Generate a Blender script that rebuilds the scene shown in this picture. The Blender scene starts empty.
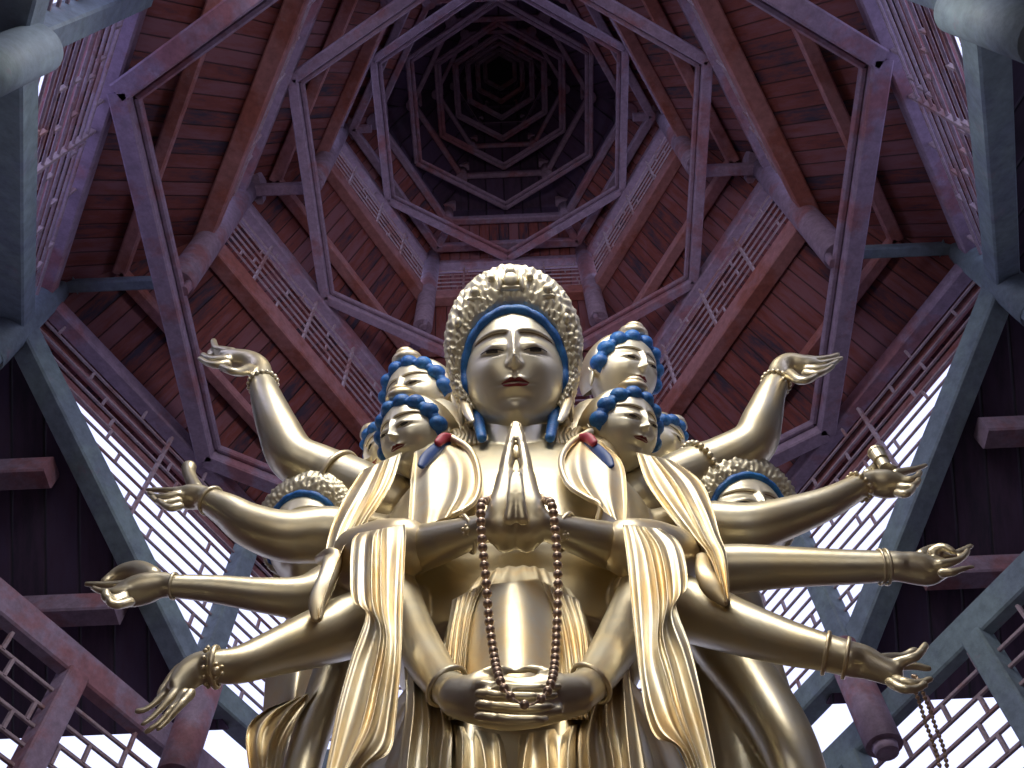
import bpy, bmesh, math, random
from mathutils import Vector, Matrix
random.seed(7)
PI = math.pi
COL = bpy.context.scene.collection
S = 5.0                      # metres per fitted unit
CAMZ = 1.6                   # eye height above the floor
CAM = Vector((0, 0, CAMZ))
F = 945.0
AX = Vector((0.0, 4.0))      # tower axis (plan)

# ------------------------------------------------------------------ camera
th, yaw, roll = math.radians(60.5), math.radians(-0.15), math.radians(-2.31)
fw = Vector((math.sin(yaw)*math.cos(th), math.cos(yaw)*math.cos(th), math.sin(th)))
r0 = Vector((math.cos(yaw), -math.sin(yaw), 0)); u0 = r0.cross(fw)
rt = r0*math.cos(roll) + u0*math.sin(roll)
up = -r0*math.sin(roll) + u0*math.cos(roll)
cd = bpy.data.cameras.new('camera'); cam = bpy.data.objects.new('camera', cd); COL.objects.link(cam)
cd.sensor_width = 36; cd.lens = F/1024*36; cd.clip_end = 300
M = Matrix((rt, up, -fw)).transposed().to_4x4(); M.translation = CAM
cam.matrix_world = M
bpy.context.scene.camera = cam

def W(x, y, Y):
    d = fw + rt*((x-512)/F) - up*((y-384)/F)
    return CAM + d*(Y/d.y)
def depth(P): return (P-CAM).dot(fw)
def mpx(P): return depth(P)/F           # metres per pixel at P

# ------------------------------------------------------------------ materials
def mat(name, base, rough=.6, metal=0., build=None):
    m = bpy.data.materials.new(name); m.use_nodes = True
    b = m.node_tree.nodes['Principled BSDF']
    b.inputs['Base Color'].default_value = (*base, 1); b.inputs['Roughness'].default_value = rough
    b.inputs['Metallic'].default_value = metal
    if build: build(m.node_tree, b)
    return m
def N(nt, t, **k):
    n = nt.nodes.new(t)
    for a, v in k.items():
        if a in n.inputs: n.inputs[a].default_value = v
        else: setattr(n, a, v)
    return n
def ramp(nt, stops):
    r = nt.nodes.new('ShaderNodeValToRGB'); e = r.color_ramp.elements
    while len(e) < len(stops): e.new(.5)
    for i, (p, c) in enumerate(stops): e[i].position = p; e[i].color = (*c, 1)
    return r
def painted(a, b, c, scale=2.2, patch=.52):
    def f(nt, bs):
        tc = N(nt, 'ShaderNodeTexCoord'); L = nt.links.new
        geo = N(nt, 'ShaderNodeNewGeometry')
        n1 = N(nt, 'ShaderNodeTexNoise', Scale=scale, Detail=8., Roughness=.65)
        n2 = N(nt, 'ShaderNodeTexNoise', Scale=scale*9, Detail=5., Roughness=.7)
        L(geo.outputs['Position'], n1.inputs['Vector']); L(geo.outputs['Position'], n2.inputs['Vector'])
        r1 = ramp(nt, [(patch-.05, a), (patch+.04, b)]); L(n1.outputs['Fac'], r1.inputs[0])
        r2 = ramp(nt, [(.35, (.7,.7,.7)), (.7, (1.1,1.1,1.1))]); L(n2.outputs['Fac'], r2.inputs[0])
        mx = N(nt, 'ShaderNodeMixRGB', blend_type='MULTIPLY'); mx.inputs[0].default_value = 1
        L(r1.outputs[0], mx.inputs[1]); L(r2.outputs[0], mx.inputs[2])
        r3 = ramp(nt, [(.60, (0,0,0)), (.72, (.8,.8,.8))]); 
        n3 = N(nt, 'ShaderNodeTexNoise', Scale=scale*2.3, Detail=9., Roughness=.75); L(geo.outputs['Position'], n3.inputs['Vector'])
        L(n3.outputs['Fac'], r3.inputs[0])
        m2 = N(nt, 'ShaderNodeMixRGB'); L(r3.outputs[0], m2.inputs[0]); L(mx.outputs[0], m2.inputs[1]); m2.inputs[2].default_value = (*c, 1)
        L(m2.outputs[0], bs.inputs['Base Color'])
        bp = N(nt, 'ShaderNodeBump', Strength=.3, Distance=.02); L(n2.outputs['Fac'], bp.inputs['Height']); L(bp.outputs[0], bs.inputs['Normal'])
    return f
m_beam = mat('worn_mauve_paint', (.3,.2,.22), .7, 0, painted((.30,.22,.31), (.31,.14,.17), (.38,.33,.43), 1.1, .56))
m_red = mat('worn_red_paint', (.3,.1,.08), .7, 0, painted((.40,.19,.20), (.34,.12,.10), (.40,.29,.33), 1.1, .54))
m_grey = mat('grey_weathered_paint', (.3,.35,.36), .7, 0, painted((.20,.27,.30), (.17,.22,.28), (.26,.17,.23), .9, .5))
m_lat = mat('lattice_wood', (.36,.24,.25), .6, 0, painted((.38,.29,.33), (.33,.18,.18), (.55,.5,.55), 2, .56))

def planks(cols, width=.26):
    def f(nt, bs):
        L = nt.links.new
        uv = N(nt, 'ShaderNodeUVMap'); sp = N(nt, 'ShaderNodeSeparateXYZ'); L(uv.outputs[0], sp.inputs[0])
        dv = N(nt, 'ShaderNodeMath', operation='DIVIDE'); L(sp.outputs[0], dv.inputs[0]); dv.inputs[1].default_value = width
        fl = N(nt, 'ShaderNodeMath', operation='FLOOR'); L(dv.outputs[0], fl.inputs[0])
        fr = N(nt, 'ShaderNodeMath', operation='FRACT'); L(dv.outputs[0], fr.inputs[0])
        wn = N(nt, 'ShaderNodeTexWhiteNoise'); wn.noise_dimensions = '1D'; L(fl.outputs[0], wn.inputs['W'])
        mp = N(nt, 'ShaderNodeMapping'); mp.inputs['Scale'].default_value = (4, .7, 1); L(uv.outputs[0], mp.inputs[0])
        n1 = N(nt, 'ShaderNodeTexNoise', Scale=2.5, Detail=8., Roughness=.7); L(mp.outputs[0], n1.inputs['Vector'])
        ad = N(nt, 'ShaderNodeMath', operation='MULTIPLY_ADD'); L(wn.outputs[0], ad.inputs[0]); ad.inputs[1].default_value = .35; L(n1.outputs['Fac'], ad.inputs[2])
        r = ramp(nt, [(.42, cols[0]), (.62, cols[1]), (.85, cols[2])]); L(ad.outputs[0], r.inputs[0])
        g = ramp(nt, [(0., (.08,.08,.1)), (.055, (1,1,1)), (.93, (1,1,1)), (1., (.2,.2,.2))]); L(fr.outputs[0], g.inputs[0])
        mx = N(nt, 'ShaderNodeMixRGB', blend_type='MULTIPLY'); mx.inputs[0].default_value = 1
        L(r.outputs[0], mx.inputs[1]); L(g.outputs[0], mx.inputs[2]); L(mx.outputs[0], bs.inputs['Base Color'])
        bp = N(nt, 'ShaderNodeBump', Strength=.6, Distance=.03); L(g.outputs[0], bp.inputs['Height']); L(bp.outputs[0], bs.inputs['Normal'])
    return f
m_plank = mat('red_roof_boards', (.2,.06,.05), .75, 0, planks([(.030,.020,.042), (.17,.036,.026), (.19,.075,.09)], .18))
m_plankd = mat('porch_boards_apex_shade', (.1,.05,.07), .75, 0, planks([(.035,.025,.05), (.065,.035,.075), (.07,.045,.10)], .34))  # porch boards; on the upper tiers this dark tone paints the apex shade

def goldb(c1, c2, rough, bump=.05):
    def f(nt, bs):
        L = nt.links.new
        geo = N(nt, 'ShaderNodeNewGeometry')
        n = N(nt, 'ShaderNodeTexNoise', Scale=3.5, Detail=6., Roughness=.6); L(geo.outputs['Position'], n.inputs['Vector'])
        r = ramp(nt, [(.38, c1), (.68, c2)]); L(n.outputs['Fac'], r.inputs[0]); L(r.outputs[0], bs.inputs['Base Color'])
        n2 = N(nt, 'ShaderNodeTexNoise', Scale=14., Detail=5.); L(geo.outputs['Position'], n2.inputs['Vector'])
        mr = N(nt, 'ShaderNodeMapRange'); mr.inputs['To Min'].default_value = rough-.06; mr.inputs['To Max'].default_value = rough+.08
        L(n2.outputs['Fac'], mr.inputs['Value']); L(mr.outputs[0], bs.inputs['Roughness'])
        if bump:
            bp = N(nt, 'ShaderNodeBump', Strength=bump, Distance=.008); L(n2.outputs['Fac'], bp.inputs['Height']); L(bp.outputs[0], bs.inputs['Normal'])
    return f
m_gold = mat('pale_gold_leaf', (.8,.68,.42), .34, .85, goldb((.68,.62,.46), (.74,.62,.38), .38))
m_robe = mat('gold_robe', (.8,.68,.42), .30, .85, goldb((.74,.68,.52), (.78,.60,.32), .42, 0))
m_face = mat('gold_face', (.85,.77,.56), .36, .55, goldb((.72,.66,.50), (.76,.67,.46), .36))
m_crown = mat('carved_pale_gold', (.72,.66,.48), .5, .75, goldb((.66,.60,.44), (.78,.70,.50), .5))
m_deep = mat('deep_gold', (.7,.45,.15), .4, 1)
m_blue = mat('blue_hair_paint', (.03,.14,.42), .45, 0, painted((.02,.14,.46), (.03,.20,.55), (.04,.10,.30), 5))
m_navy = mat('navy_hair_paint', (.01,.05,.2), .5)
m_lip = mat('dark_red_lip_paint', (.20,.018,.02), .35)
m_red2 = mat('red_ribbon_paint', (.4,.03,.05), .5)
m_eye = mat('eye_paint', (.03,.025,.03), .25)
m_wht = mat('eye_white_paint', (.55,.5,.4), .4)
m_brow = mat('brow_shade_paint', (.16,.10,.05), .5)  # thin brow colour that also paints the shade of the carved ledge
m_bead = mat('bronze_beads', (.52,.38,.28), .32, .85)
m_floor = mat('stone_floor', (.22,.15,.10), .6, 0, painted((.13,.075,.045), (.09,.055,.04), (.15,.09,.06), 1))
m_wall = mat('dark_hall_wall', (.10,.04,.04), .8)

# ------------------------------------------------------------------ object helpers
def link(name, me, m, parent=None, loc=None, smooth=False):
    o = bpy.data.objects.new(name, me); COL.objects.link(o)
    if m: me.materials.append(m)
    if parent: o.parent = parent
    if loc is not None: o.location = loc
    if smooth:
        for p in me.polygons: p.use_smooth = True
    return o
def from_bm(name, bm, m, parent=None, smooth=False, center=False):
    bmesh.ops.recalc_face_normals(bm, faces=bm.faces)
    c = Vector((0,0,0))
    if center:
        for v in bm.verts: c += v.co
        c /= max(1, len(bm.verts))
        for v in bm.verts: v.co -= c
    me = bpy.data.meshes.new(name); bm.to_mesh(me); bm.free()
    return link(name, me, m, parent, c if center else None, smooth)
def tag(o, label=None, cat=None, group=None, kind=None):
    if label: o['label'] = label
    if cat: o['category'] = cat
    if group: o['group'] = group
    if kind: o['kind'] = kind
    return o

def add_beam(bm, A, B, w, h, upv=Vector((0,0,1)), bev=.018):
    """square timber from A to B: w sideways, h along upv, chamfered edges"""
    A = Vector(A); B = Vector(B); t = (B-A).normalized()
    s = t.cross(upv).normalized(); n = s.cross(t).normalized()
    pr = [(-w/2+bev,-h/2),(w/2-bev,-h/2),(w/2,-h/2+bev),(w/2,h/2-bev),(w/2-bev,h/2),(-w/2+bev,h/2),(-w/2,h/2-bev),(-w/2,-h/2+bev)]
    r = []
    for P in (A, B): r.append([bm.verts.new(P + s*a + n*b) for a, b in pr])
    for i in range(8): bm.faces.new((r[0][i], r[0][(i+1)%8], r[1][(i+1)%8], r[1][i]))
    bm.faces.new(r[0][::-1]); bm.faces.new(r[1])
def add_cyl(bm, A, B, ra, rb=None, n=20):
    rb = ra if rb is None else rb
    A = Vector(A); B = Vector(B); t = (B-A).normalized()
    s = t.orthogonal().normalized(); q = t.cross(s)
    r = []
    for P, R in ((A, ra), (B, rb)): r.append([bm.verts.new(P + (s*math.cos(2*PI*i/n) + q*math.sin(2*PI*i/n))*R) for i in range(n)])
    for i in range(n): bm.faces.new((r[0][i], r[0][(i+1)%n], r[1][(i+1)%n], r[1][i]))
    bm.faces.new(r[0][::-1]); bm.faces.new(r[1])

# ------------------------------------------------------------------ tower
def HV(R, a, z):                        # hexagon point; a=0 left, 60 far left, 90 far side, 180 right
    A = math.radians(a); return Vector((AX.x - R*math.cos(A), AX.y + R*math.sin(A), z))
def Z(u): return u*S + CAMZ
SIDE = {30:'far left', 90:'far', 150:'far right', 210:'near right', 270:'near', 330:'near left'}
CORN = {0:'left', 60:'far left', 120:'far right', 180:'right', 240:'near right', 300:'near left'}
TIER = {1:'lowest', 2:'second', 3:'third', 4:'fourth', 5:'fifth', 6:'sixth', 7:'seventh', 8:'eighth', 9:'ninth'}
T = {1:(1.00, 1.345, 1.876), 2:(.74, 2.196, 2.513), 3:(.56, 2.866, 3.139), 4:(.44, 3.32, 3.40), 5:(.325, 3.54, 3.58),
     6:(.245, 3.70, 3.73), 7:(.185, 3.83, 3.86), 8:(.135, 3.94, 3.96), 9:(.095, 4.03, 4.05)}
wn = [0]; cn = [0]

def wall_frame(m, d):
    a = math.radians(m)
    n = Vector((-math.cos(a), math.sin(a), 0)); t = Vector((math.sin(a), math.cos(a), 0))
    o = Vector((AX.x, AX.y, 0)) + n*d
    return o, t, n
def lattice(m, d, s0, s1, zb, zt, rows, mull, th=.036, stud=.9, seed=1, flip=1):
    """fretwork panel: long horizontal bars, short staggered studs, full mullions"""
    rnd = random.Random(seed); o, t, n = wall_frame(m, d)
    zbf = zb if callable(zb) else (lambda s: zb)
    zlo = min(zbf(s0), zbf(s1), zbf((s0+s1)/2))
    bm = bmesh.new(); dz = (zt-zlo)/rows
    P = lambda s, z: o + t*s + Vector((0,0,z))
    L = s1-s0
    def span(z):
        # portion of the row above the bottom rail
        k = [i for i in range(61) if zbf(s0+L*i/60) <= z+.01]
        return (s0+L*k[0]/60, s0+L*k[-1]/60) if len(k) > 1 else None
    for r in range(1, rows):
        z = zlo + dz*r; sp = span(z)
        if not sp: continue
        add_beam(bm, P(sp[0], z), P(sp[1], z), th, th, bev=.004)
    for r in range(rows):
        z0, z1 = zlo+dz*r, zlo+dz*(r+1); sp = span(z0+dz*.3)
        if not sp: continue
        s = s0 + (stud*.5 if r % 2 else 0) + rnd.uniform(-.25, .25)*stud
        while s < s1:
            if sp[0] < s < sp[1]: add_beam(bm, P(s, z0), P(s, z1), th, th*1.5, upv=n, bev=.004)
            s += stud*rnd.uniform(.8, 1.25)
    for s in mull: add_beam(bm, P(s, zbf(s)), P(s, zt), th*1.3, th*2.2, upv=n, bev=.004)
    wn[0] += 1
    return tag(from_bm('window_%d' % wn[0], bm, m_lat, center=True), kind='structure')

def boards(name, pts, m, du, dv, thick=.05):
    """thin board deck; pts quad on the underside; uv in metres, u across the boards"""
    bm = bmesh.new(); uvl = bm.loops.layers.uv.new('UVMap')
    n = (pts[1]-pts[0]).cross(pts[-1]-pts[0]).normalized()
    if n.z < 0: n = -n
    lo = [bm.verts.new(p) for p in pts]; hi = [bm.verts.new(p+n*thick) for p in pts]
    k = len(pts)
    fs = [bm.faces.new(lo), bm.faces.new(hi[::-1])] + [bm.faces.new((lo[i], lo[(i+1)%k], hi[(i+1)%k], hi[i])) for i in range(k)]
    for f in fs:
        for l in f.loops: l[uvl].uv = (l.vert.co.dot(du)+50, l.vert.co.dot(dv)+50)
    return tag(from_bm(name, bm, m), kind='structure')

def roof(R0, z0, R1, z1, ext, m=None):
    """six board slopes from ring (R1,z1) at the top down to (R0,z0) and outward by ext"""
    sl = (z1-z0)/(R0-R1); Re = R0+ext; ze = z0-.27*ext
    for s in (30, 90, 150, 210, 270, 330):
        a, b = s-30, s+30; o, t, n = wall_frame(s, 0)
        dv = (HV(R1, s, z1)-HV(R0, s, z0)).normalized()
        cn[0] += 1; boards('ceiling.%03d' % cn[0], [HV(R0, a, z0), HV(R0, b, z0), HV(R1, b, z1), HV(R1, a, z1)], m or m_plank, t, dv)
        if ext > 0:
            cn[0] += 1; boards('ceiling.%03d' % cn[0], [HV(Re, a, ze), HV(Re, b, ze), HV(R0+.002, b, z0), HV(R0+.002, a, z0)], m or m_plank, t, dv)

def timber(name, A, B, w, h, m, label, cat='beam', group=None, upv=Vector((0,0,1)), lip=0):
    bm = bmesh.new(); add_beam(bm, A, B, w, h, upv)
    o = from_bm(name, bm, m, center=True)
    return tag(o, label, cat, group)

def round_shade(o):
    for p in o.data.polygons: p.use_smooth = len(p.vertices) == 4
    return o
def corner_post(R, a, z0, z1, r, m, label, cap=True, tip=True):
    P0, P1 = HV(R, a, z0), HV(R, a, z1)
    root = bpy.data.objects.new('corner_post', None); COL.objects.link(root); root.location = P0
    tag(root, label, 'post')
    bm = bmesh.new(); add_cyl(bm, (0,0,.0), (0,0,z1-z0), r, r*.96, 24)
    if tip:      # notched tongues at the hanging end
        for k in (0, PI): 
            q = Vector((math.cos(k+math.radians(a)), -math.sin(k+math.radians(a)), 0))*r*.72
            add_beam(bm, q+Vector((0,0,-r*1.1)), q+Vector((0,0,.02)), r*.6, r*.45, Vector((1,0,0)))
        add_cyl(bm, (0,0,-r*.35), (0,0,.01), r*.35, r*.5, 12)
    round_shade(from_bm('shaft', bm, m, root))
    if cap:
        bm = bmesh.new(); h = r*2.5
        add_beam(bm, (0,0,z1-z0-h*.1), (0,0,z1-z0+h*.9), h, h, Vector((1,0,0)))
        from_bm('bracket_block', bm, m, root)
    return root

def wallpost(m, s, d, z0, z1, w, mt, label):
    o, t, n = wall_frame(m, d); bm = bmesh.new()
    add_beam(bm, o+t*s+Vector((0,0,z0)), o+t*s+Vector((0,0,z1)), w, w, n)
    return tag(from_bm('wall_post', bm, mt, center=True), label, 'post')

ri = {1:.185, 2:.17, 3:.15, 4:.13, 5:.11, 6:.09, 7:.07, 8:.055, 9:.04}
bw = {1:.21, 2:.25, 3:.21, 4:.14, 5:.11, 6:.09, 7:.07, 8:.055, 9:.04}
for k in range(1, 10):
    Rk, zl, zu = T[k]; R = Rk*S; zl = Z(zl); zu = Z(zu); w = bw[k]
    tn = TIER[k]
    bottom_m = m_grey if k == 1 else (m_red if k in (2, 3) else m_beam)
    for c in CORN:
        ztop = zu + (.35 if k <= 3 else .12); zb = (Z(1.60) if k == 1 else zl-(1.4 if k == 2 else 1.25)) if k <= 3 else zl-.2
        corner_post(R-(.09 if k in (2, 3) else 0), c, zb, ztop, ri[k], m_beam if k > 1 else m_grey,
                    'round timber post at the %s corner of the %s tier of the tower' % (CORN[c], tn), tip=k <= 3)
    for s in SIDE:
        a, b = s-30, s+30
        A, B = HV(R, a, zu), HV(R, b, zu)
        if k <= 3:
            timber('upper_rail', A, B, w*.9, w*.9, m_beam, 'timber rail above the fretwork on the %s side of the %s tier' % (SIDE[s], tn))
        if k > 1:
            timber('lower_rail', HV(R, a, zl), HV(R, b, zl), w*.85, w*1.35, bottom_m, 'heavy timber rail along the foot of the %s side of the %s tier' % (SIDE[s], tn))
        # tie beams: hexagon joining the middles of the sides
        c30 = math.cos(PI/6)
        ti = R*c30 - w*.5
        TA, TB = HV(ti, s, zu), HV(ti, s+60, zu)
        wt = w*(.95 if k == 1 else .56)
        e = timber('tie_beam', TA, TB, wt, wt*1.15, m_beam,
                   'slanting timber tie beam at the %s corner of the %s tier' % (CORN[(s+30) % 360], tn))
        bm = bmesh.new(); inn = (Vector((AX.x, AX.y, zu))-(TA+TB)/2).normalized()
        off = inn*(wt*.5+.035)+Vector((0,0,wt*.25)) - e.location
        add_beam(bm, TA+off+(TB-TA)*.02, TB+off-(TB-TA)*.02, .07, wt*.45); from_bm('edge_strip', bm, m_beam, e)
    # next tier's hanging corner posts are carried on short struts, with a purlin half way up the slope
    if k <= 3:
        Rn = T[k+1][0]*S; zn = Z(T[k+1][1]); zs = zu+.30
        for c in CORN:
            timber('strut', HV(R, c, zs), HV(Rn, c, zs), w*.6, w*.6, m_beam if k > 1 else m_grey,
                   'short level strut reaching inward from the %s corner of the %s tier' % (CORN[c], tn), 'strut')
        for s in SIDE:
            f = .47; Rp = R+(Rn-R)*f; zp = zu+(zn-zu)*f-.12
            timber('purlin', HV(Rp, s-30, zp), HV(Rp, s+30, zp), w*.7, w*.7, m_red if k < 3 else m_beam, 'timber purlin under the %s roof slope above the %s tier' % (SIDE[s], tn))
    # roof boards
    if k < 9:
        Rn = T[k+1][0]*S; zn = Z(T[k+1][1])
        roof(R, zu+w*.5, Rn+.02, zn+.02, {1:.62, 2:.8, 3:.6}.get(k, .0), None if k < 4 else m_plankd)  # upper tiers get darker boards to paint in the dim apex
    if k == 1:
        for s in SIDE:
            for f, nm in ((.3, 'inner'), (.7, 'outer')):
                Rp = R+.12+.62*f; zp = zu+w*.5-.27*.62*f-.10
                timber('eave_purlin', HV(Rp, s-30, zp), HV(Rp, s+30, zp), .10, .10, m_red, '%s timber purlin under the outer eave on the %s side' % (nm, SIDE[s]))
    if k >= 4:
        for s in SIDE:
            cn[0] += 1; o_, t_, n_ = wall_frame(s, 0)
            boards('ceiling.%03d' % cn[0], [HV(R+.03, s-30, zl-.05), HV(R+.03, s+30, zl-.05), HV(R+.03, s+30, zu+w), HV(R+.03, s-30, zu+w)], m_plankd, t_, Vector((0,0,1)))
    # fretwork
    if k in (2, 3):
        rows = 8 if k == 2 else 7
        for i, s in enumerate(SIDE):
            h = R/2-ri[k]
            lattice(s, R*math.cos(PI/6)-.02, -h, h, zl+w*.55, zu-w*.45, rows, [-h*.62, -h*.02, h*.5], .024 if k == 2 else .021, R*.42, seed=10*k+i)
# closing cap over the lantern
bm = bmesh.new(); add_cyl(bm, (AX.x, AX.y, Z(4.06)), (AX.x, AX.y, Z(4.10)), .6, .6, 6)
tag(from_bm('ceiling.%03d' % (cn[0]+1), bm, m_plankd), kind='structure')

# ---- lowest tier: four side walls whose foot follows the cross-gabled porch roofs
R = S; d1 = R*math.cos(PI/6); zu1 = Z(1.876)-.1; zc = Z(1.75); zb1 = Z(1.345)
def foot(sgn):                     # sgn=+1: the outer (left/right) corner is at s=-2.5
    def f(s):
        q = s*sgn
        return zb1 if q > 1.0 else zb1 + (zc-zb1)*(1.0-q)/(3.5)
    return f
for i, (m, sg) in enumerate(((30, 1), (150, -1), (210, 1), (330, -1))):
    o, t, n = wall_frame(m, d1); ft = foot(sg)
    P = lambda s, z: o + t*s*sg + Vector((0,0,z))
    timber('sloping_rail', P(-2.5, zc), P(1.0, zb1), .24, .26, m_grey, 'grey sloping rail under the fretwork on the %s side of the lowest tier' % SIDE[m])
    timber('foot_rail', P(1.0, zb1), P(2.5, zb1), .24, .26, m_grey, 'grey level rail under the fretwork on the %s side of the lowest tier' % SIDE[m])
    o2 = P(1.0, 0)-n*.16; bm = bmesh.new()
    add_cyl(bm, o2+Vector((0,0,Z(1.115))), o2+Vector((0,0,zb1+.02)), .165, .165, 24); add_cyl(bm, o2+Vector((0,0,Z(1.115)-.08)), o2+Vector((0,0,Z(1.115)+.01)), .10, .12, 16)
    tag(round_shade(from_bm('hanging_post', bm, m_beam if m in (30, 150) else m_grey, center=True)), 'round timber post end hanging below the grey rail on the %s side' % SIDE[m], 'post')
    wallpost(m, 1.0*sg, d1-.05, zb1-.1, zu1, .22, m_grey, 'grey post standing in the fretwork on the %s side of the lowest tier' % SIDE[m])
    lattice(m, d1, -2.4, 2.4, ft, zu1, 15, [-.45*sg], .027, 1.15, seed=40+i)
for i, m in enumerate((90, 270)):
    lattice(m, d1, -2.4, 2.4, zb1, zu1, 15, [-.9, .9], .027, 1.15, seed=50+i)
    timber('foot_rail', HV(R, m-30, zb1), HV(R, m+30, zb1), .24, .26, m_grey, 'grey level rail under the fretwork on the %s side of the lowest tier' % SIDE[m])

# ---- cross-gabled porch roof, ridge running left-right through the tower
slope = .667; EV = 3.5
for sx, side in ((-1, 'left'), (1, 'right')):
    for sy in (1, -1):
        zr = Z(1.75)+.12
        def Q(x, y): return Vector((AX.x+sx*x, AX.y+sy*y, zr-slope*y))
        pts = [Q(4.98, 0), Q(5+1.2*0-.0-3.5/1.732, EV), Q(13, EV), Q(13, 0)]
        cn[0] += 1
        boards('ceiling.%03d' % (cn[0]+2), pts, m_plankd, Vector((1,0,0)), Vector((0, sy*.83, -.55)))
    for j, (yy, x0) in enumerate(((1.22, 4.62), (2.35, 3.95), (-1.6, 4.75), (-2.8, 4.0))):
        z = Z(1.75)-slope*abs(yy)-.1
        timber('purlin', (AX.x+sx*x0, AX.y+yy, z), (AX.x+sx*13, AX.y+yy, z), .24, .24, m_beam,
               'dark timber purlin under the %s porch boards, %s' % (side, ('upper one on the far slope', 'lower one on the far slope', 'upper one on the near slope', 'lower one on the near slope')[j]), 'beam')
# ---- hall clerestory below (tier zero): rail, posts and fretwork
R0 = 1.07*S; d0 = R0*math.cos(PI/6); zr0 = Z(1.21)*1.0+.33
for i, m in enumerate((30, 150, 90, 210, 330, 270)):
    timber('wall_rail', HV(R0, m-30, zr0-.13), HV(R0, m+30, zr0-.13), .15, .30, m_beam if m == 30 else m_grey, 'broad timber rail over the hall fretwork on the %s side' % SIDE[m])
    sg = 1 if m in (30, 330) else -1
    lattice(m, d0, -2.5, 2.5, zr0-3.0, zr0-.3, 14, [], .032, .62, seed=70+i)
    for s, nm in ((-.05, 'middle'), (-1.9, 'nearer'), (1.7, 'further')):
        wallpost(m, s*1.0 if m in (30, 90) else -s, d0, zr0-3.4, zr0-.25, .22, m_beam if m == 30 else m_grey, '%s post dividing the hall fretwork on the %s side' % (nm, SIDE[m]))
for c in CORN:
    P = HV(R0, c, 0); bm = bmesh.new(); add_cyl(bm, (0,0,0), (0,0,zr0+.1), .26, .25, 24)
    o = from_bm('hall_column', bm, m_red); o.location = P
    tag(o, 'tall round column at the %s corner of the hall' % CORN[c], 'column')
# hall shell; unseen walls put in to darken reflections in the gold
bm = bmesh.new(); bmesh.ops.create_grid(bm, x_segments=1, y_segments=1, size=30)
fl = tag(from_bm('floor', bm, m_floor), kind='structure'); fl.location = (0, 4, 0)
for m, nm in ((30, 'far_left'), (90, 'far'), (150, 'far_right'), (210, 'near_right'), (330, 'near_left'), (270, 'near')):
    o, t, n = wall_frame(m, 9.5); bm = bmesh.new(); h = 6 if m < 180 else 8.4
    if m == 270:
        for sgn in (-1, 1): add_beam(bm, o+t*sgn*1.8+Vector((0,0,h/2)), o+t*sgn*5.6+Vector((0,0,h/2)), .3, h)
        add_beam(bm, o-t*1.8+Vector((0,0,h/2+1.9)), o+t*1.8+Vector((0,0,h/2+1.9)), .3, h-3.8)
    else: add_beam(bm, o-t*5.6+Vector((0,0,h/2)), o+t*5.6+Vector((0,0,h/2)), .3, h)
    tag(from_bm('wall_%s' % nm, bm, m_wall), kind='structure')

# low roofs over the near side of the hall, unseen, added to shade the gold
cn[0] += 10
boards('ceiling.%03d' % cn[0], [Vector((-13,-1.0,8.9)), Vector((13,-1.0,8.9)), Vector((13,-8,8.0)), Vector((-13,-8,8.0))], m_plankd, Vector((1,0,0)), Vector((0,1,0)))

# ================================================================== statue
def catmull(P, n):
    if len(P) == 2: return [P[0].lerp(P[1], i/n) for i in range(n+1)]
    Q = [P[0]*2-P[1]] + P + [P[-1]*2-P[-2]]; out = []
    for i in range(1, len(Q)-2):
        a, b, c, d = Q[i-1:i+3]
        for j in range(n):
            t = j/n
            out.append(.5*((2*b)+(c-a)*t+(2*a-5*b+4*c-d)*t*t+(3*b-3*c+d-a)*t*t*t))
    out.append(P[-1].copy()); return out
def tube(bm, pts, q=1.0, seg=20, sub=5, cap=True):
    """pts: (x, y, Y, r_px[, q]) ; q flattens along the line of sight"""
    P = []
    for p in pts:
        w_ = W(p[0], p[1], p[2]); P.append(Vector((*w_, p[3]*mpx(w_), p[4] if len(p) > 4 else q)))
    C = catmull(P, sub)
    pos = [Vector(c[:3]) for c in C]; rad = [max(.004, c[3]) for c in C]; qs = [c[4] for c in C]
    tan = [(pos[min(i+1, len(pos)-1)]-pos[max(i-1, 0)]).normalized() for i in range(len(pos))]
    if cap:    # hemispherical ends
        def capends(p, t, r, sgn): return [(p + t*sgn*r*math.sin(a)*.9, r*math.cos(a)) for a in (.5, 1.0, 1.4)]
        e = capends(pos[-1], tan[-1], rad[-1], 1); s = capends(pos[0], tan[0], rad[0], -1)[::-1]
        pos = [x[0] for x in s]+pos+[x[0] for x in e]; rad = [x[1] for x in s]+rad+[x[1] for x in e]
        tan = [tan[0]]*3+tan+[tan[-1]]*3; qs = [qs[0]]*3+qs+[qs[-1]]*3
    rings = []
    for p, r, t, k in zip(pos, rad, tan, qs):
        v = (p-CAM).normalized(); s = t.cross(v)
        s = s.normalized() if s.length > .05 else t.orthogonal().normalized()
        n = s.cross(t).normalized()
        rings.append([bm.verts.new(p + s*r*math.cos(2*PI*i/seg) + n*r*k*math.sin(2*PI*i/seg)) for i in range(seg)])
    for a, b in zip(rings, rings[1:]):
        for i in range(seg): bm.faces.new((a[i], a[(i+1)%seg], b[(i+1)%seg], b[i]))
    bm.faces.new(rings[0][::-1]); bm.faces.new(rings[-1])
def ellip(bm, c, rx, ry, rz, rot=None, u=20, v=14):
    m = Matrix.Translation(c) @ (rot.to_4x4() if rot else Matrix.Identity(4)) @ Matrix.Diagonal((rx, ry, rz, 1))
    bmesh.ops.create_uvsphere(bm, u_segments=u, v_segments=v, radius=1, matrix=m)

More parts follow.
